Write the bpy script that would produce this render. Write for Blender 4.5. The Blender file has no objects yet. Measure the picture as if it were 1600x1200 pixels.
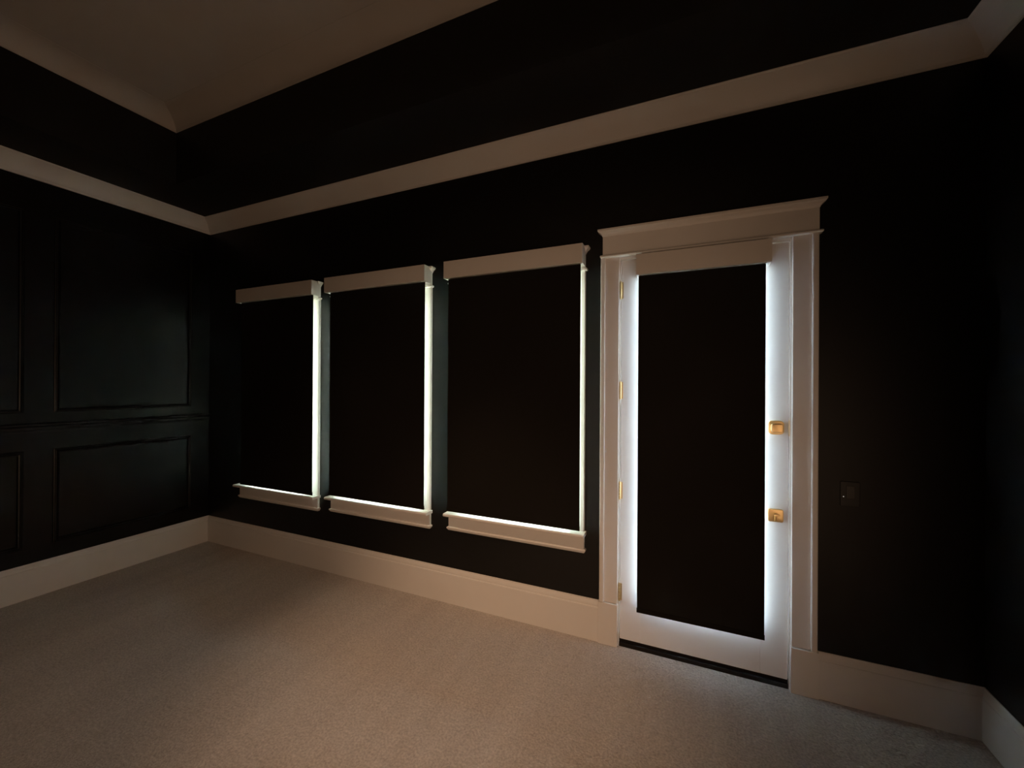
import bpy, bmesh, math
from mathutils import Vector, Matrix

scene = bpy.context.scene
COL = scene.collection

# ---------------------------------------------------------------- dimensions (metres)
D = 2.75                       # window wall face, y
XL, XR, YB = -4.82, 1.353, -2.60
ZS = 3.4885                    # soffit height
ZC = 4.05                      # tray ceiling height
MG = 0.66                      # soffit width
TX0, TX1, TY0, TY1 = XL + MG, XR - MG, YB + MG, D - MG
WT = 0.17                      # wall thickness

# ---------------------------------------------------------------- materials
def new_mat(name):
    m = bpy.data.materials.new(name); m.use_nodes = True
    nt = m.node_tree
    return m, nt, nt.nodes['Principled BSDF']

def paint(name, col, rough=0.45, spec=0.5, bump=0.0, scale=60.0, mottle=0.04):
    m, nt, b = new_mat(name)
    N, L = nt.nodes, nt.links
    tc = N.new('ShaderNodeTexCoord')
    nz = N.new('ShaderNodeTexNoise'); nz.inputs['Scale'].default_value = 3.0; nz.inputs['Detail'].default_value = 4
    L.new(tc.outputs['Object'], nz.inputs['Vector'])
    rp = N.new('ShaderNodeValToRGB')
    rp.color_ramp.elements[0].position = 0.3; rp.color_ramp.elements[1].position = 0.7
    rp.color_ramp.elements[0].color = (*[c * (1 - mottle) for c in col], 1)
    rp.color_ramp.elements[1].color = (*[min(1, c * (1 + mottle)) for c in col], 1)
    L.new(nz.outputs['Fac'], rp.inputs['Fac']); L.new(rp.outputs['Color'], b.inputs['Base Color'])
    b.inputs['Roughness'].default_value = rough
    b.inputs['Specular IOR Level'].default_value = spec
    if bump:
        n2 = N.new('ShaderNodeTexNoise'); n2.inputs['Scale'].default_value = scale; n2.inputs['Detail'].default_value = 3
        L.new(tc.outputs['Object'], n2.inputs['Vector'])
        bp = N.new('ShaderNodeBump'); bp.inputs['Strength'].default_value = bump; bp.inputs['Distance'].default_value = 0.002
        L.new(n2.outputs['Fac'], bp.inputs['Height']); L.new(bp.outputs['Normal'], b.inputs['Normal'])
    return m

M_BLACK = paint('black_wall_paint', (0.0032, 0.0030, 0.0028), 0.50, 0.38, 0.12, 220)
M_PANEL = paint('black_satin_panel_paint', (0.0030, 0.0030, 0.0027), 0.36, 0.26, 0.05, 120)
M_SOFFIT = paint('black_ceiling_paint', (0.0105, 0.0100, 0.0095), 0.6, 0.2, 0.1, 200)
M_TRIM = paint('white_trim_enamel', (0.80, 0.775, 0.745), 0.38, 0.4, 0.03, 40, 0.015)
M_CEIL = paint('white_ceiling_paint', (0.55, 0.52, 0.485), 0.75, 0.2, 0.08, 200, 0.02)
M_DOOR = paint('white_door_enamel', (0.82, 0.81, 0.80), 0.35, 0.4, 0.02, 40, 0.01)
M_VAL = paint('white_valance_finish', (0.72, 0.69, 0.655), 0.5, 0.3, 0.02, 300, 0.01)
M_BACK = paint('white_blackout_backing', (0.80, 0.82, 0.83), 0.7, 0.2)
M_DARK = paint('dark_bronze_threshold', (0.012, 0.010, 0.009), 0.6, 0.2)
M_PLATE = paint('black_switch_plastic', (0.006, 0.006, 0.006), 0.35, 0.3)
M_ROCK = paint('dark_grey_switch_plastic', (0.030, 0.026, 0.023), 0.35, 0.35)

def fabric():
    m, nt, b = new_mat('black_roller_fabric')
    N, L = nt.nodes, nt.links
    tc = N.new('ShaderNodeTexCoord')
    w = N.new('ShaderNodeTexWave'); w.inputs['Scale'].default_value = 300; w.bands_direction = 'X'
    w2 = N.new('ShaderNodeTexWave'); w2.inputs['Scale'].default_value = 300; w2.bands_direction = 'Z'
    ad = N.new('ShaderNodeMath'); ad.operation = 'ADD'
    L.new(tc.outputs['Object'], w.inputs['Vector']); L.new(tc.outputs['Object'], w2.inputs['Vector'])
    L.new(w.outputs['Fac'], ad.inputs[0]); L.new(w2.outputs['Fac'], ad.inputs[1])
    bp = N.new('ShaderNodeBump'); bp.inputs['Strength'].default_value = 0.1; bp.inputs['Distance'].default_value = 0.0005
    L.new(ad.outputs[0], bp.inputs['Height']); L.new(bp.outputs['Normal'], b.inputs['Normal'])
    b.inputs['Base Color'].default_value = (0.0120, 0.0105, 0.0088, 1)
    b.inputs['Roughness'].default_value = 0.85
    b.inputs['Specular IOR Level'].default_value = 0.12
    return m
M_FAB = fabric()

def carpet():
    m, nt, b = new_mat('beige_cut_pile_carpet')
    N, L = nt.nodes, nt.links
    tc = N.new('ShaderNodeTexCoord')
    def noise(s, d=4, r=0.55):
        n = N.new('ShaderNodeTexNoise'); n.inputs['Scale'].default_value = s
        n.inputs['Detail'].default_value = d; n.inputs['Roughness'].default_value = r
        L.new(tc.outputs['Object'], n.inputs['Vector']); return n
    fine, mid, big = noise(85, 4, 0.65), noise(26, 4), noise(1.6, 3)
    # vacuum streaks: long soft bands
    mp = N.new('ShaderNodeMapping'); mp.inputs['Rotation'].default_value = (0, 0, math.radians(28))
    mp.inputs['Scale'].default_value = (4.5, 0.45, 1)
    L.new(tc.outputs['Object'], mp.inputs['Vector'])
    st = N.new('ShaderNodeTexNoise'); st.inputs['Scale'].default_value = 1.3; st.inputs['Detail'].default_value = 2
    L.new(mp.outputs['Vector'], st.inputs['Vector'])
    def ma(op, a, c):
        n = N.new('ShaderNodeMath'); n.operation = op
        for i, x in enumerate((a, c)):
            if isinstance(x, (int, float)): n.inputs[i].default_value = x
            else: L.new(x, n.inputs[i])
        return n.outputs[0]
    v = ma('MULTIPLY', fine.outputs['Fac'], 0.64)
    v = ma('ADD', v, ma('MULTIPLY', mid.outputs['Fac'], 0.16))
    v = ma('ADD', v, ma('MULTIPLY', big.outputs['Fac'], 0.07))
    v = ma('ADD', v, ma('MULTIPLY', st.outputs['Fac'], 0.13))
    rp = N.new('ShaderNodeValToRGB')
    e = rp.color_ramp.elements
    e[0].position = 0.33; e[0].color = (0.36, 0.325, 0.300, 1)
    e[1].position = 0.66; e[1].color = (0.74, 0.680, 0.630, 1)
    L.new(v, rp.inputs['Fac']); L.new(rp.outputs['Color'], b.inputs['Base Color'])
    b.inputs['Roughness'].default_value = 0.95; b.inputs['Specular IOR Level'].default_value = 0.05
    b.inputs['Sheen Weight'].default_value = 0.15; b.inputs['Sheen Roughness'].default_value = 0.5
    bp = N.new('ShaderNodeBump'); bp.inputs['Strength'].default_value = 0.9; bp.inputs['Distance'].default_value = 0.012
    L.new(ma('ADD', fine.outputs['Fac'], ma('MULTIPLY', mid.outputs['Fac'], 0.6)), bp.inputs['Height'])
    L.new(bp.outputs['Normal'], b.inputs['Normal'])
    return m
M_CARPET = carpet()

def brass():
    m, nt, b = new_mat('polished_brass')
    b.inputs['Base Color'].default_value = (0.74, 0.56, 0.29, 1)
    b.inputs['Metallic'].default_value = 1.0; b.inputs['Roughness'].default_value = 0.28
    nz = nt.nodes.new('ShaderNodeTexNoise'); nz.inputs['Scale'].default_value = 90
    mr = nt.nodes.new('ShaderNodeMapRange'); mr.inputs['To Min'].default_value = 0.24; mr.inputs['To Max'].default_value = 0.36
    nt.links.new(nz.outputs['Fac'], mr.inputs['Value']); nt.links.new(mr.outputs[0], b.inputs['Roughness'])
    return m
M_BRASS = brass()

def glass(name, tint):
    m = bpy.data.materials.new(name); m.use_nodes = True
    nt = m.node_tree; nt.nodes.clear()
    out = nt.nodes.new('ShaderNodeOutputMaterial')
    tr = nt.nodes.new('ShaderNodeBsdfTransparent'); tr.inputs['Color'].default_value = (*tint, 1)
    gl = nt.nodes.new('ShaderNodeBsdfGlossy'); gl.inputs['Roughness'].default_value = 0.02
    fr = nt.nodes.new('ShaderNodeFresnel'); fr.inputs['IOR'].default_value = 1.45
    mx = nt.nodes.new('ShaderNodeMixShader')
    nt.links.new(fr.outputs[0], mx.inputs[0]); nt.links.new(tr.outputs[0], mx.inputs[1]); nt.links.new(gl.outputs[0], mx.inputs[2])
    nt.links.new(mx.outputs[0], out.inputs['Surface'])
    return m
M_GLASS = glass('low_e_window_glass', (0.93, 0.95, 0.87))
M_DGLASS = glass('clear_door_glass', (0.92, 0.96, 1.0))

def lip():  # translucency added so leaking daylight brightens the valance underside
    m, nt, b = new_mat('white_translucent_glow_lip')
    b.inputs['Base Color'].default_value = (0.85, 0.83, 0.80, 1); b.inputs['Roughness'].default_value = 0.6
    tl = nt.nodes.new('ShaderNodeBsdfTranslucent'); tl.inputs['Color'].default_value = (0.85, 0.83, 0.80, 1)
    mx = nt.nodes.new('ShaderNodeMixShader'); mx.inputs[0].default_value = 0.9
    out = nt.nodes['Material Output']
    nt.links.new(b.outputs[0], mx.inputs[1]); nt.links.new(tl.outputs[0], mx.inputs[2]); nt.links.new(mx.outputs[0], out.inputs['Surface'])
    return m
M_LIP = lip()

def led():
    m, nt, b = new_mat('white_indicator_led')
    b.inputs['Base Color'].default_value = (0.8, 0.8, 0.8, 1)
    b.inputs['Emission Color'].default_value = (0.95, 0.97, 1, 1)
    b.inputs['Emission Strength'].default_value = 0.6
    return m
M_LED = led()

# ---------------------------------------------------------------- mesh helpers
class MB:
    """collects shapes, links them as one mesh object"""
    def __init__(self): self.bm = bmesh.new()
    def box(self, x0, x1, y0, y1, z0, z1, bev=0.0, seg=2, mi=0):
        t = bmesh.new(); bmesh.ops.create_cube(t, size=1.0)
        for v in t.verts:
            v.co = Vector((x0 + (v.co.x + .5) * (x1 - x0), y0 + (v.co.y + .5) * (y1 - y0), z0 + (v.co.z + .5) * (z1 - z0)))
        if bev: bmesh.ops.bevel(t, geom=t.edges[:], offset=bev, segments=seg, affect='EDGES', profile=0.6)
        for f in t.faces: f.material_index = mi
        self._add(t); return self
    def _add(self, t):
        me = bpy.data.meshes.new('tmp'); t.to_mesh(me); t.free()
        self.bm.from_mesh(me); bpy.data.meshes.remove(me)
    def sweep(self, prof, pts, outs, closed=False, up=Vector((0, 0, 1))):
        """profile [(out, up)] swept along pts; outs gives the outward vector (mitre scaled) at each point"""
        t = bmesh.new(); rings = []
        for p, o in zip(pts, outs):
            rings.append([t.verts.new(Vector(p) + Vector(o) * a + up * b) for a, b in prof])
        n = len(prof); m = len(rings)
        for i in range(m if closed else m - 1):
            A, B = rings[i], rings[(i + 1) % m]
            for j in range(n):
                k = (j + 1) % n
                t.faces.new((A[j], A[k], B[k], B[j]))
        if not closed:
            t.faces.new(rings[0]); t.faces.new(rings[-1][::-1])
        bmesh.ops.recalc_face_normals(t, faces=t.faces[:])
        self._add(t); return self
    def prism(self, poly, axis, a0, a1, bev=0.0, seg=2):
        """poly in the two other axes (x<y<z order), extruded along axis"""
        t = bmesh.new()
        def mk(p, a):
            c = list(p); c.insert(axis, a); return t.verts.new(c)
        A = [mk(p, a0) for p in poly]; B = [mk(p, a1) for p in poly]
        n = len(poly)
        t.faces.new(A); t.faces.new(B[::-1])
        for i in range(n): t.faces.new((A[i], B[i], B[(i + 1) % n], A[(i + 1) % n]))
        bmesh.ops.recalc_face_normals(t, faces=t.faces[:])
        if bev: bmesh.ops.bevel(t, geom=t.edges[:], offset=bev, segments=seg, affect='EDGES', profile=0.6)
        self._add(t); return self
    def cyl(self, p0, p1, r, n=24, r1=None, bev=0.0):
        p0, p1 = Vector(p0), Vector(p1); d = p1 - p0
        t = bmesh.new()
        bmesh.ops.create_cone(t, cap_ends=True, segments=n, radius1=r, radius2=r if r1 is None else r1, depth=d.length)
        if bev:
            es = [e for e in t.edges if all(abs(abs(v.co.z) - d.length / 2) < 1e-6 for v in e.verts)]
            bmesh.ops.bevel(t, geom=es, offset=bev, segments=2, affect='EDGES')
        q = Vector((0, 0, 1)).rotation_difference(d)
        bmesh.ops.transform(t, matrix=Matrix.Translation((p0 + p1) / 2) @ q.to_matrix().to_4x4(), verts=t.verts[:])
        self._add(t); return self
    def quad(self, *ps):
        t = bmesh.new(); t.faces.new([t.verts.new(p) for p in ps]); self._add(t); return self
    def build(self, name, mats, parent=None, smooth=False):
        me = bpy.data.meshes.new(name)
        o = bpy.data.objects.new(name, me); COL.objects.link(o)
        if parent is not None:
            o.parent = parent
            w = WORLD[parent.name]
            bmesh.ops.translate(self.bm, verts=self.bm.verts[:], vec=-w)
            WORLD[o.name] = w.copy()
        else:
            WORLD[o.name] = Vector((0, 0, 0))
        self.bm.to_mesh(me); self.bm.free()
        for m in (mats if isinstance(mats, (list, tuple)) else [mats]): me.materials.append(m)
        if smooth:
            for p in me.polygons: p.use_smooth = True
            try: me.set_sharp_from_angle(angle=math.radians(35))
            except Exception: pass
        return o
WORLD = {}

def tag(o, label, cat, kind=None, group=None):
    o['label'] = label; o['category'] = cat
    if kind: o['kind'] = kind
    if group: o['group'] = group
    return o
def thing(name, loc, label, cat, kind=None, group=None):
    o = bpy.data.objects.new(name, None); COL.objects.link(o)
    o.location = loc; o.empty_display_size = 0.1
    WORLD[o.name] = Vector(loc)
    return tag(o, label, cat, kind, group)

# ---------------------------------------------------------------- windows and door numbers
# casing outer left / right, stool top, shade inset
WIN = [dict(L=-4.205, R=-3.145, S=0.690, fl=-4.190, fr=-3.128, ins=.030, al=.045),
       dict(L=-2.972, R=-1.901, S=0.710, fl=-2.970, fr=-1.895, ins=.032, al=0),
       dict(L=-1.714, R=-0.641, S=0.728, fl=-1.718, fr=-0.637, ins=.019, al=0)]
HB = 2.519                     # bead (bottom of the head casing)
HT = 2.674                     # top of the crown cap over a window
CW = 0.105                     # casing width
DL, DR = -0.531, 0.668         # door casing outer edges
JL, JR = -0.405, 0.541         # door jamb faces
DTOP = 2.562

holes = []
for w in WIN: holes.append((w['L'] + CW - .02, w['R'] - CW + .02, w['S'] - .03, HB + .005))
holes.append((JL - .02, JR + .02, 0.0, DTOP + .025))

# ---------------------------------------------------------------- shell
def wall_with_holes(name, mat, label):
    xs = sorted({XL - WT, XR + WT} | {h[0] for h in holes} | {h[1] for h in holes})
    zs = sorted({0.0, ZS + .02} | {h[2] for h in holes} | {h[3] for h in holes})
    mb = MB()
    def solid(i, j):
        if i < 0 or j < 0 or i >= len(xs) - 1 or j >= len(zs) - 1: return False
        cx, cz = (xs[i] + xs[i + 1]) / 2, (zs[j] + zs[j + 1]) / 2
        return not any(h[0] < cx < h[1] and h[2] < cz < h[3] for h in holes)
    t = bmesh.new(); cache = {}
    def V(x, y, z):
        k = (round(x, 5), round(y, 5), round(z, 5))
        if k not in cache: cache[k] = t.verts.new(k)
        return cache[k]
    y0, y1 = D, D + WT
    for i in range(len(xs) - 1):
        for j in range(len(zs) - 1):
            if not solid(i, j): continue
            a, b, c, d = xs[i], xs[i + 1], zs[j], zs[j + 1]
            t.faces.new((V(a, y0, c), V(b, y0, c), V(b, y0, d), V(a, y0, d)))
            t.faces.new((V(b, y1, c), V(a, y1, c), V(a, y1, d), V(b, y1, d)))
            if not solid(i - 1, j): t.faces.new((V(a, y1, c), V(a, y0, c), V(a, y0, d), V(a, y1, d)))
            if not solid(i + 1, j): t.faces.new((V(b, y0, c), V(b, y1, c), V(b, y1, d), V(b, y0, d)))
            if not solid(i, j - 1): t.faces.new((V(a, y1, c), V(b, y1, c), V(b, y0, c), V(a, y0, c)))
            if not solid(i, j + 1): t.faces.new((V(a, y0, d), V(b, y0, d), V(b, y1, d), V(a, y1, d)))
    bmesh.ops.recalc_face_normals(t, faces=t.faces[:])
    mb._add(t)
    return tag(mb.build(name, mat), label, 'wall', 'structure')

wall_with_holes('wall_front', M_BLACK, 'long black wall holding the three windows and the white door')
wl = MB().box(XL - WT, XL, YB - WT, D, 0, ZS + .02).build('wall_left', M_PANEL)
tag(wl, 'black wall with raised picture-frame panel mouldings, left of the windows', 'wall', 'structure')
tag(MB().box(XR, XR + WT, YB - WT, D, 0, ZS + .02).build('wall_right', M_BLACK), 'plain black wall at the right edge beyond the light switch', 'wall', 'structure')
tag(MB().box(XL, XR, YB - WT, YB, 0, ZS + .02).build('wall_back', M_BLACK), 'black wall behind the camera facing the windows', 'wall', 'structure')

fl = MB().box(XL - WT, XR + WT, YB - WT, D + 0.02, -0.10, 0).build('floor', M_CARPET)
tag(fl, 'beige cut-pile carpet covering the whole empty room', 'carpet', 'structure')

# ceiling: white tray, black risers and soffit
ce = MB().box(TX0 - .05, TX1 + .05, TY0 - .05, TY1 + .05, ZC, ZC + .08).build('ceiling', M_CEIL)
tag(ce, 'tray ceiling with white raised centre and black lower border', 'ceiling', 'structure')
s = MB()
s.box(XL - WT, XR + WT, TY1, D + WT, ZS, ZS + .06); s.box(XL - WT, XR + WT, YB - WT, TY0, ZS, ZS + .06)
s.box(XL - WT, TX0, TY0, TY1, ZS, ZS + .06); s.box(TX1, XR + WT, TY0, TY1, ZS, ZS + .06)
s.build('soffit', M_SOFFIT, ce)['label'] = 'black flat border of the ceiling'
r = MB()
r.box(TX0 - .05, TX1 + .05, TY1, TY1 + .05, ZS + .06, ZC + .04); r.box(TX0 - .05, TX1 + .05, TY0 - .05, TY0, ZS + .06, ZC + .04)
r.box(TX0 - .05, TX0, TY0, TY1, ZS + .06, ZC + .04); r.box(TX1, TX1 + .05, TY0, TY1, ZS + .06, ZC + .04)
r.build('tray_riser', M_SOFFIT, ce)['label'] = 'black vertical step of the tray ceiling'

# crown mouldings -------------------------------------------------
def crown_prof(p, h):
    """(out from wall, up from the ceiling line) for a sprung crown of projection p and drop h"""
    q = [(0, 0), (0, -h), (.010, -h), (.014, -h + .012), (.020, -h + .016)]
    n = 8
    for i in range(1, n):
        a = i / n
        x = .020 + (p - .036) * a; z = (-h + .016) + (h - .030) * a
        bow = math.sin(math.pi * a) * .010
        q.append((x + bow * -.7, z + bow * .7))
    q += [(p - .014, -.013), (p - .006, -.011), (p - .002, -.006), (p, -.004), (p, 0)]
    return q
def crown(n, side, x0, x1, y0, y1, z, prof, label):
    P = {'front': [((x0, y1), (1, -1)), ((x1, y1), (-1, -1))], 'left': [((x0, y0), (1, 1)), ((x0, y1), (1, -1))],
         'right': [((x1, y1), (-1, -1)), ((x1, y0), (-1, 1))], 'back': [((x1, y0), (-1, 1)), ((x0, y0), (1, 1))]}[side]
    mb = MB().sweep(prof, [(p[0], p[1], z) for p, o in P], [(o[0], o[1], 0) for p, o in P])
    return tag(mb.build('trim_%d' % n, M_CEIL if n > 4 else M_TRIM, smooth=True), label, 'crown moulding', 'structure')
cp = crown_prof(.1334, .1306)
crown(1, 'front', XL, XR, YB, D, ZS, cp, 'white crown moulding above the windows and the door')
crown(2, 'left', XL, XR, YB, D, ZS, cp, 'white crown moulding atop the black panelled wall')
crown(3, 'right', XL, XR, YB, D, ZS, cp, 'white crown moulding atop the plain wall at the right edge')
crown(4, 'back', XL, XR, YB, D, ZS, cp, 'white crown moulding on the wall behind the camera')
ct = [(0, 0), (0, -.108), (.006, -.108)]
for k in range(1, 13):
    a = math.radians(90 * k / 13)
    ct.append((.006 + .174 * (1 - math.cos(a)), -.108 + .106 * math.sin(a)))
ct += [(.18, -.002), (.18, 0)]
crown(5, 'front', TX0, TX1, TY0, TY1, ZC, ct, 'white crown inside the ceiling tray on the window side')
crown(6, 'left', TX0, TX1, TY0, TY1, ZC, ct, 'white crown inside the ceiling tray on the panelled wall side')
crown(7, 'right', TX0, TX1, TY0, TY1, ZC, ct, 'white crown inside the ceiling tray on the right side')
crown(8, 'back', TX0, TX1, TY0, TY1, ZC, ct, 'white crown inside the ceiling tray behind the camera')

# baseboards --------------------------------------------------------
def base_prof(h, t=.019):
    return [(0, 0), (t, 0), (t, h - .050), (t - .001, h - .046), (t - .005, h - .043), (t - .006, h - .030),
            (t - .009, h - .018), (t - .013, h - .008), (t - .014, h), (0, h)]
def baseboard(name, pts, outs, h, label):
    mb = MB().sweep(base_prof(h), pts, outs)
    return tag(mb.build(name, M_TRIM), label, 'baseboard', 'structure')
baseboard('baseboard_front', [(XL, D, 0), (DL - .008, D, 0)], [(1, -1, 0), (0, -1, 0)], .275, 'long white baseboard below the three windows')
baseboard('baseboard_front.001', [(DR + .008, D, 0), (XR, D, 0)], [(0, -1, 0), (-1, -1, 0)], .256, 'short white baseboard right of the door, below the light switch')
baseboard('baseboard_left', [(XL, YB, 0), (XL, D, 0)], [(1, 1, 0), (1, -1, 0)], .275, 'white baseboard along the black panelled wall')
baseboard('baseboard_right', [(XR, D, 0), (XR, YB, 0)], [(-1, -1, 0), (-1, 1, 0)], .256, 'white baseboard along the plain wall at the right edge')
baseboard('baseboard_back', [(XR, YB, 0), (XL, YB, 0)], [(-1, 1, 0), (1, 1, 0)], .262, 'white baseboard on the wall behind the camera')

# wainscot mouldings on the left wall ---------------------------------
pm = [(0, 0), (0, .034), (.008, .034), (.016, .029), (.018, .022), (.011, .017), (.010, .012), (.014, .006), (.012, 0)]   # (out, inward)
def frame_moulding(y0, y1, z0, z1):
    t = bmesh.new(); rings = []
    for (y, z, sy, sz) in ((y0, z0, 1, 1), (y1, z0, -1, 1), (y1, z1, -1, -1), (y0, z1, 1, -1)):
        rings.append([t.verts.new((XL + a, y + sy * b, z + sz * b)) for a, b in pm])
    n = len(pm)
    for i in range(4):
        A, B = rings[i], rings[(i + 1) % 4]
        for j in range(n):
            k = (j + 1) % n; t.faces.new((A[j], A[k], B[k], B[j]))
    bmesh.ops.recalc_face_normals(t, faces=t.faces[:])
    mb = MB(); mb._add(t); mb.build('panel_moulding', M_PANEL, wl)
y1 = 2.572
for k in range(5):
    y0 = y1 - 1.012
    if y0 < YB + .1: break
    frame_moulding(y0, y1, 1.478, 3.10)
    frame_moulding(y0, y1, .400, 1.178)
    y1 = y0 - .165
MB().sweep([(0, 0), (0, -.075), (.006, -.075), (.009, -.060), (.014, -.050), (.015, -.030), (.026, -.022), (.030, -.014), (.030, -.004), (.026, 0)],
           [(XL, YB, 1.395), (XL, D, 1.395)], [(1, 0, 0), (1, 0, 0)]).build('chair_rail', M_PANEL, wl)

# ---------------------------------------------------------------- trim pieces shared by windows and door
def cap_sweep(mb, prof, xl, xr, yb):
    """profile (out, z) wrapped round the front and both ends of a head board"""
    pts = [(xl, yb, 0), (xl, yb, 0), (xr, yb, 0), (xr, yb, 0)]
    t = bmesh.new()
    R = []
    for (x, sx, full) in ((xl, -1, 0), (xl, -1, 1), (xr, 1, 1), (xr, 1, 0)):
        R.append([t.verts.new((x + sx * a, (D if not full else yb - a), z)) for a, z in prof])
    n = len(prof)
    for i in range(3):
        for j in range(n):
            k = (j + 1) % n; t.faces.new((R[i][j], R[i][k], R[i + 1][k], R[i + 1][j]))
    t.faces.new(R[0]); t.faces.new(R[3][::-1])
    bmesh.ops.recalc_face_normals(t, faces=t.faces[:])
    mb._add(t); return mb
def cap_prof(z1, h=.044, p=.030):
    z0 = z1 - h
    q = [(-.02, z0), (.002, z0), (.004, z0 + .006), (.009, z0 + .014), (.016, z0 + .022), (.024, z0 + .027), (.026, z0 + .031), (p, z0 + .033), (p, z1), (-.02, z1)]
    return q
def bead_prof(zc, r=.009, p=.016):
    q = [(-.02, zc - r), (p - r, zc - r)]
    for i in range(1, 6):
        a = -math.pi / 2 + math.pi * i / 6
        q.append((p - r + r * math.cos(a), zc + r * math.sin(a)))
    return q + [(p - r, zc + r), (-.02, zc + r)]

def head_casing(par, xl, xr, zb, zt, yb):
    h = MB().box(xl, xr, yb, D, zb, zt - .004, .0015).build('head_casing', M_TRIM, par)
    cap_sweep(MB(), cap_prof(zt), xl, xr, yb).build('crown_cap', M_TRIM, h, True)
    cap_sweep(MB(), bead_prof(zb + .004), xl, xr, yb).build('bead', M_TRIM, h, True)
def side_casing(par, x0, x1, z0, z1, outer, th=.020, t0=.012):
    """flat board with a raised back band on its outer edge (outer = -1 left, +1 right)"""
    c = MB().box(x0, x1, D - t0, D, z0, z1, .0015).build('side_casing', M_TRIM, par)
    bw = .028
    if outer < 0: a, b = x0 - .002, x0 + bw
    else: a, b = x1 - bw, x1 + .002
    poly = [(a, D), (a, D - th + .004), (a + .004, D - th), (b - .004, D - th), (b, D - th + .004), (b, D)]
    MB().prism(poly, 2, z0, z1).build('back_band', M_TRIM, c)

# ---------------------------------------------------------------- windows
for i, w in enumerate(WIN):
    L, R, S = w['L'], w['R'], w['S']
    lab = ['white framed window nearest the corner with the panelled wall', 'white framed window, middle of the row of three',
           'white framed window next to the white door'][i]
    W = thing('window_%d' % (i + 1), ((L + R) / 2, D, S), lab, 'window', 'structure')
    head_casing(W, L, R, HB, HT, D - .026)
    side_casing(W, L, L + CW, S, HB - .004, -1)
    side_casing(W, R - CW, R, S, HB - .004, 1)
    # stool with a rounded nose and horns
    nose = []
    for k in range(7):
        a = math.pi / 2 + math.pi * k / 6
        nose.append((D - .080 + .012 * math.cos(a), S - .012 + .012 * math.sin(a)))
    stool = MB().prism([(D, S)] + nose + [(D, S - .024)], 0, L - .016 - w['al'], R + .014)
    stool.box(L + CW - .018, R - CW + .018, D - .001, D + .075, S - .024, S)
    stool.build('stool', M_TRIM, W, True)
    ap = MB().box(L - .006 - w['al'], R + .002, D - .024, D, S - .142, S - .024, .0015).build('apron', M_TRIM, W)
    z = S - .146
    cap_sweep(MB(), [(-.02, z), (.000, z), (.006, z + .008), (.011, z + .016), (.012, z + .022), (.008, z + .027), (.001, z + .029), (-.02, z + .029)],
              L - .006 - w['al'], R + .002, D - .024).build('apron_moulding', M_TRIM, ap, True)
    # jamb lining, sash and glass behind the shade
    a, b, zt_ = L + CW, R - CW, HB - .012
    MB().box(a - .018, a, D, D + .15, S, zt_ + .016).box(b, b + .018, D, D + .15, S, zt_ + .016).box(a, b, D, D + .15, zt_, zt_ + .016).box(a, b, D + .075, D + .16, S - .028, S).build('jamb', M_TRIM, W)
    y0, y1 = D + .085, D + .125
    zm = (S + zt_) / 2
    sash = MB()
    sash.box(a, a + .045, y0, y1, S, zt_, .003).box(b - .045, b, y0, y1, S, zt_, .003)
    sash.box(a + .045, b - .045, y0, y1, S, S + .065, .003).box(a + .045, b - .045, y0, y1, zt_ - .05, zt_, .003)
    sash.box(a + .045, b - .045, y0, y1, zm - .02, zm + .02, .003)
    sh = sash.build('sash', M_TRIM, W)
    for (c, d) in ((S + .065, zm - .02), (zm + .02, zt_ - .05)):
        MB().box(a + .045, b - .045, D + .103, D + .107, c, d).build('glass_pane', M_GLASS, sh)

# ---------------------------------------------------------------- roller shades
def roller_shade(x0, x1, zt, zb, yf, yfab, yback, bottom, label, group=None, inset=.025, fab_l=None, fab_r=None, hem_out=.001, hem_h=.030):
    T = thing('roller_shade', ((x0 + x1) / 2, yback, bottom), label, 'roller shade', None, group)
    v = MB()
    v.box(x0, x1, yf, yf + .007, zb, zt, .0012)                                   # front board
    v.box(x0, x1, yf + .007, yback, zt - .008, zt, .0008)                          # top board
    v.box(x0 + .0005, x0 + .014, yf + .007, yback, zb, zt - .008, .0008)
    v.box(x1 - .014, x1 - .0005, yf + .007, yback, zb, zt - .008, .0008)
    v.box(x0 + .014, x0 + .020, yfab - .003, yback, zb + .002, zb + .012)
    v.box(x1 - .020, x1 - .014, yfab - .003, yback, zb + .002, zb + .012)
    va = v.build('valance', M_VAL, T)
    lp = MB().quad((x0 + .014, yf + .007, zb + .001), (x1 - .014, yf + .007, zb + .001), (x1 - .014, yfab - .003, zb + .001), (x0 + .014, yfab - .003, zb + .001))
    lp.build('underside_strip', M_LIP, va)
    fl_ = x0 + inset if fab_l is None else fab_l
    fr_ = x1 - inset if fab_r is None else fab_r
    rr = .010
    yc = yfab + rr
    MB().cyl((x0 + .016, yc, zt - .052), (x1 - .016, yc, zt - .052), rr, 24).build('roller_tube', M_VAL, T, True)
    for xa in (x0 + .014, x1 - .018):
        MB().box(xa, xa + .004, yf + .02, yback - .002, zb + .014, zt - .016, .001).build('bracket', M_VAL, T)
    f = MB()
    for (ya, yb_, mi) in ((yfab - .0006, yfab, 0), (yfab + .00005, yfab + .0006, 1)):
        f.box(fl_, fr_, ya, yb_, bottom + hem_h * .5, zt - .052, 0, 2, mi)
    fab = f.build('fabric', [M_FAB, M_BACK], T)
    fab['label'] = 'black blackout fabric'
    h = MB()
    h.prism([(yfab - .004, bottom + .003), (yfab - .0045, bottom + .006), (yfab - .0035, bottom + hem_h), (yfab + .0035, bottom + hem_h), (yfab + .0045, bottom + .006), (yfab + .004, bottom + .003), (yfab, bottom)],
            0, fl_ - hem_out, fr_ + hem_out)
    h.build('hem_bar', M_FAB, fab)['label'] = 'black weighted hem bar'
    return T

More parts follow.
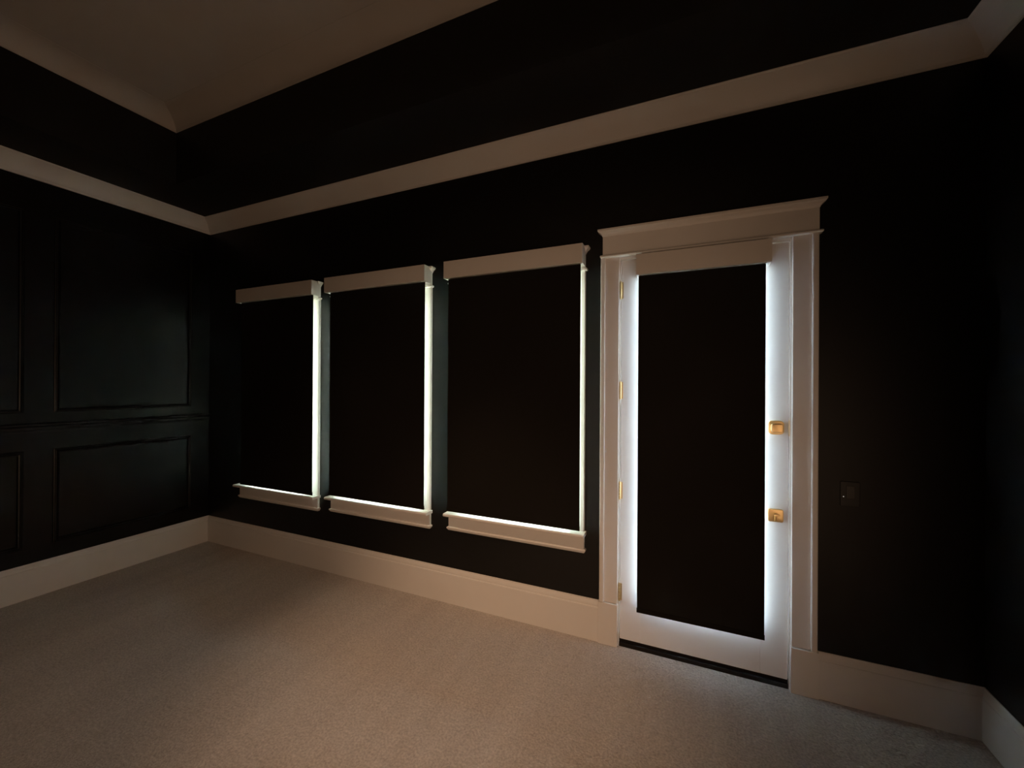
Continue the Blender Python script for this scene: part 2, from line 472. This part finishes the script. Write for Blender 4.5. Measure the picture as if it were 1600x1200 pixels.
GRP = 'roller shades over the three windows'
SL = ['black roller shade with white valance on the window nearest the room corner',
      'black roller shade with white valance on the middle window',
      'black roller shade with white valance on the window beside the door']
for i, w in enumerate(WIN):
    roller_shade(w['fl'], w['fr'], 2.672, 2.542, D - .120, D - .080, D - .027, w['S'] + .012 + (.008 if i else .0), SL[i], GRP, fab_l=w['fl'] + w['ins'], fab_r=w['fr'] - .020)

roller_shade(-.2985, .4385, 2.563, 2.432, D - .090, D - .050, D + .0035, .273,
             'tall narrow black roller shade with white valance hung on the door', None, .02, fab_l=-.287, fab_r=.4145, hem_out=.002)

# ---------------------------------------------------------------- door surround (frame that stays put)
F = thing('trim_9', ((DL + DR) / 2, D, 0), 'white door surround with tall crowned head casing and plinth blocks', 'door frame', 'structure')
head_casing(F, DL + .010, DR + .004, 2.586, 2.768, D - .028)
PH = .283
for (x0, x1, o, h) in ((DL, JL - .010, -1, PH), (JR + .010, DR, 1, .260)):
    side_casing(F, x0, x1, h, 2.584, o, .034, .020)
    a, b = (x0 - .010, x1 + .001) if o < 0 else (x0 - .004, x1 + .010)
    p = MB().box(a, b, D - .030, D, 0, h - .004, .002)
    p.build('plinth_block', M_TRIM, F)
jm = MB()
jm.box(JL - .018, JL, D - .002, D + WT, 0, DTOP + .020).box(JR, JR + .018, D - .002, D + WT, 0, DTOP + .020)
jm.box(JL, JR, D - .002, D + WT, DTOP + .003, DTOP + .020)
jm.box(JL, JL + .014, D + .053, D + .12, .045, DTOP).box(JR - .014, JR, D + .053, D + .12, .045, DTOP).box(JL, JR, D + .053, D + .12, DTOP - .012, DTOP + .003)
jm.build('jamb', M_TRIM, F)
MB().box(JL, JR, D - .004, D + WT, 0, .026, .003).box(JL, JR, D + .012, D + .05, .026, .050, .002).build('threshold', M_DARK, F)['label'] = 'dark threshold strip under the door'
MB().box(JR - .0015, JR + .0008, D - .0025, D + .03, 1.445, 1.535, .0006).build('strike_plate', M_BRASS, F)['label'] = 'brass strike plate'

# ---------------------------------------------------------------- door leaf
Y0, Y1 = D + .004, D + .048
X0, X1, Z0, Z1 = -.402, .5375, .048, DTOP - .002
G = thing('door_1', ((X0 + X1) / 2, Y0, Z0), 'white full-glass door with brass hardware and a black shade over its glass', 'door', 'structure')
gl, gr, gb, gt = -.272, .402, .315, 2.44           # glass opening
lf = MB()
lf.box(X0, gl, Y0, Y1, Z0, Z1, .0025).box(gr, X1, Y0, Y1, Z0, Z1, .0025)
lf.box(gl, gr, Y0, Y1, Z0, gb, .0015).box(gl, gr, Y0, Y1, gt, Z1, .0015)
leaf = lf.build('leaf', M_DOOR, G)
# glazing bead: a low moulded frame round the glass
gbp = [(0, .004), (0, -.004), (.004, -.008), (.010, -.007), (.015, -.002), (.018, .004), (.018, .012), (0, .012)]
t = bmesh.new(); R_ = []
for (x, z, sx, sz) in ((gl, gb, 1, 1), (gr, gb, -1, 1), (gr, gt, -1, -1), (gl, gt, 1, -1)):
    R_.append([t.verts.new((x + sx * (a - .006), Y0 + c, z + sz * (a - .006))) for a, c in gbp])
for i in range(4):
    A, B = R_[i], R_[(i + 1) % 4]
    for j in range(len(gbp)):
        k = (j + 1) % len(gbp); t.faces.new((A[j], A[k], B[k], B[j]))
bmesh.ops.recalc_face_normals(t, faces=t.faces[:])
mb = MB(); mb._add(t); mb.build('glazing_bead', M_DOOR, G, True)
MB().box(gl, gr, Y0 + .018, Y0 + .024, gb, gt).build('glass_pane', M_DGLASS, G)
MB().box(X0 + .004, X1 - .004, Y0 + .006, Y1 - .004, .040, Z0 + .001).build('door_sweep', M_DARK, G)['label'] = 'dark rubber door sweep'

# four butt hinges: leaf plate, barrel with five knuckles, finial tips
for zc in (2.362, 1.697, 1.032, .359):
    h = MB()
    h.box(X0 + .0005, X0 + .014, Y0 - .0022, Y0 + .001, zc - .055, zc + .055, .0008)
    h.build('hinge', M_BRASS, G)
    hb = bpy.data.objects[[o.name for o in G.children if o.name.startswith('hinge')][-1]]
    k = MB()
    for q in range(5):
        z0 = zc - .055 + q * .022
        k.cyl((X0 - .002, Y0 - .008, z0 + .0006), (X0 - .002, Y0 - .008, z0 + .0214), .0075, 16, bev=.0008)
    k.cyl((X0 - .002, Y0 - .008, zc - .060), (X0 - .002, Y0 - .008, zc + .060), .0045, 12)
    k.build('hinge_barrel', M_BRASS, hb, True)
# small white door stop pin near the top hinge
MB().box(X0 + .003, X0 + .010, Y0 - .004, Y0 + .001, 2.475, 2.520, .001).build('latch_pin', M_TRIM, G)

def rounded(cx, cz, wx, wz, r, n=6):
    q = []
    for (sx, sz, a0) in ((1, 1, 0), (-1, 1, 90), (-1, -1, 180), (1, -1, 270)):
        for k in range(n + 1):
            a = math.radians(a0 + 90 * k / n)
            q.append((cx + sx * (wx / 2 - r) + r * math.cos(a), cz + sz * (wz / 2 - r) + r * math.sin(a)))
    return q
# upper lock: rounded square rose with a block knob
ur = MB().prism(rounded(.4755, 1.491, .080, .080, .022), 1, Y0 - .010, Y0 + .001, .003, 3).build('deadbolt', M_BRASS, G, True)
MB().prism(rounded(.4755, 1.491, .040, .034, .010), 1, Y0 - .024, Y0 - .009, .002).prism(rounded(.4755, 1.491, .058, .050, .012), 1, Y0 - .052, Y0 - .022, .004, 3).build('deadbolt_knob', M_BRASS, ur, True)
# lower lock: square rose with a small thumb turn
lr = MB().prism(rounded(.474, .984, .078, .074, .010), 1, Y0 - .014, Y0 + .001, .003, 3).build('latch_rose', M_BRASS, G, True)
tt = MB().cyl((.474, Y0 - .013, .990), (.474, Y0 - .034, .990), .007, 20, bev=.001)
tt.prism([(.462, .998), (.490, .998), (.491, .991), (.478, .988), (.473, .960), (.464, .960), (.466, .986)], 1, Y0 - .042, Y0 - .030, .0015)
tt.build('thumb_turn', M_BRASS, lr, True)

# ---------------------------------------------------------------- light switch
SW = thing('light_switch', (.8185, D, 1.146), 'black wall switch with a tiny white pilot light, right of the door', 'light switch')
MB().prism(rounded(.8185, 1.146, .086, .134, .005), 1, D - .007, D, .002, 2).build('wall_plate', M_PLATE, SW)
MB().prism([(1.182 - .058, D - .007), (1.182 - .058, D - .009), (1.150, D - .0115), (1.182 + .012, D - .013), (1.182 + .012, D - .007)][::-1] and rounded(.8185, 1.157, .036, .068, .003), 1, D - .0115, D - .006, .001).build('rocker', M_ROCK, SW)
MB().cyl((.7885, D - .006, 1.130), (.7885, D - .0085, 1.130), .0022, 12).build('pilot_light', M_LED, SW)

# ---------------------------------------------------------------- light
w = bpy.data.worlds.new('daylight'); scene.world = w; w.use_nodes = True
bg = w.node_tree.nodes['Background']
tc = w.node_tree.nodes.new('ShaderNodeTexCoord'); sp = w.node_tree.nodes.new('ShaderNodeSeparateXYZ')
rp = w.node_tree.nodes.new('ShaderNodeValToRGB')
mr = w.node_tree.nodes.new('ShaderNodeMapRange')
mr.inputs['From Min'].default_value = -1; mr.inputs['From Max'].default_value = 1
w.node_tree.links.new(tc.outputs['Generated'], sp.inputs[0]); w.node_tree.links.new(sp.outputs['Z'], mr.inputs['Value'])
w.node_tree.links.new(mr.outputs[0], rp.inputs['Fac']); w.node_tree.links.new(rp.outputs['Color'], bg.inputs['Color'])
e = rp.color_ramp.elements
e[0].position = 0.42; e[0].color = (0.62, 0.63, 0.53, 1)      # ground
e[1].position = 0.62; e[1].color = (0.70, 0.85, 1.0, 1)        # overcast sky
bg.inputs['Strength'].default_value = 52.0

def portal(x0, x1, z0, z1):
    l = bpy.data.lights.new('daylight_portal', 'AREA'); l.shape = 'RECTANGLE'; l.size = x1 - x0; l.size_y = z1 - z0
    l.cycles.is_portal = True
    o = bpy.data.objects.new('daylight_portal', l); COL.objects.link(o)
    o.location = ((x0 + x1) / 2, D + WT + .01, (z0 + z1) / 2)
    o.rotation_euler = (math.radians(-90), 0, 0)      # shines towards -y
for h in holes: portal(*h)

# warm light: an opening in the right wall beside the camera, plus added unseen fill spots
WARM = (1.0, 0.625, 0.385)
l = bpy.data.lights.new('warm_opening', 'AREA'); l.shape = 'RECTANGLE'; l.size = 1.7; l.size_y = 0.9
l.energy = 21; l.color = WARM
o = bpy.data.objects.new('warm_opening', l); COL.objects.link(o)
o.location = (XR - .03, -.2, 1.0)
o.rotation_euler = (0, math.radians(90), 0)          # faces -x
for nm, loc, tgt, ang, e in (('fill_spot_by_door', (-1.2, .6, 3.95), (-1.3, 2.1, 0), 46, 200),  # ceiling spots added without fixtures to brighten carpet and lower trim
                             ('fill_spot_on_carpet', (-2.6, .2, 3.95), (-2.5, 1.5, 0), 74, 50),
                             ('low_fill_spot', (-.2, -2.3, .8), (-1.0, D, 1.25), 52, 118)):  # added low spot that brightens the window wall; no lamp stands there
    l = bpy.data.lights.new(nm, 'SPOT'); l.energy = e; l.color = WARM
    l.spot_size = math.radians(ang); l.spot_blend = 1.0; l.shadow_soft_size = .08
    o = bpy.data.objects.new(nm, l); COL.objects.link(o)
    o.location = loc
    o.rotation_euler = (Vector(tgt) - Vector(loc)).to_track_quat('-Z', 'Y').to_euler()

# ---------------------------------------------------------------- camera
yaw, pitch, roll, f, hc = math.radians(23.4159), math.radians(.0899), math.radians(.3299), 630.2, 1.7307
fw = Vector((-math.sin(yaw) * math.cos(pitch), math.cos(yaw) * math.cos(pitch), math.sin(pitch)))
rt = Vector((math.cos(yaw), math.sin(yaw), 0)); up = rt.cross(fw)
X = rt * math.cos(roll) + up * math.sin(roll); Yv = up * math.cos(roll) - rt * math.sin(roll); Z = -fw
cam = bpy.data.cameras.new('camera'); co = bpy.data.objects.new('camera', cam); COL.objects.link(co)
co.matrix_world = Matrix(((X.x, Yv.x, Z.x, 0), (X.y, Yv.y, Z.y, 0), (X.z, Yv.z, Z.z, hc), (0, 0, 0, 1)))
cam.sensor_fit = 'HORIZONTAL'; cam.sensor_width = 36; cam.lens = f / 1600 * 36; cam.clip_start = .02
scene.camera = co

vs = scene.view_settings
scene.display_settings.display_device = 'sRGB'
vs.view_transform = 'Standard'; vs.look = 'None'; vs.exposure = 0; vs.gamma = 1; vs.use_curve_mapping = False
scene.cycles.use_denoising = True
scene.cycles.max_bounces = 14; scene.cycles.diffuse_bounces = 8; scene.cycles.transparent_max_bounces = 12
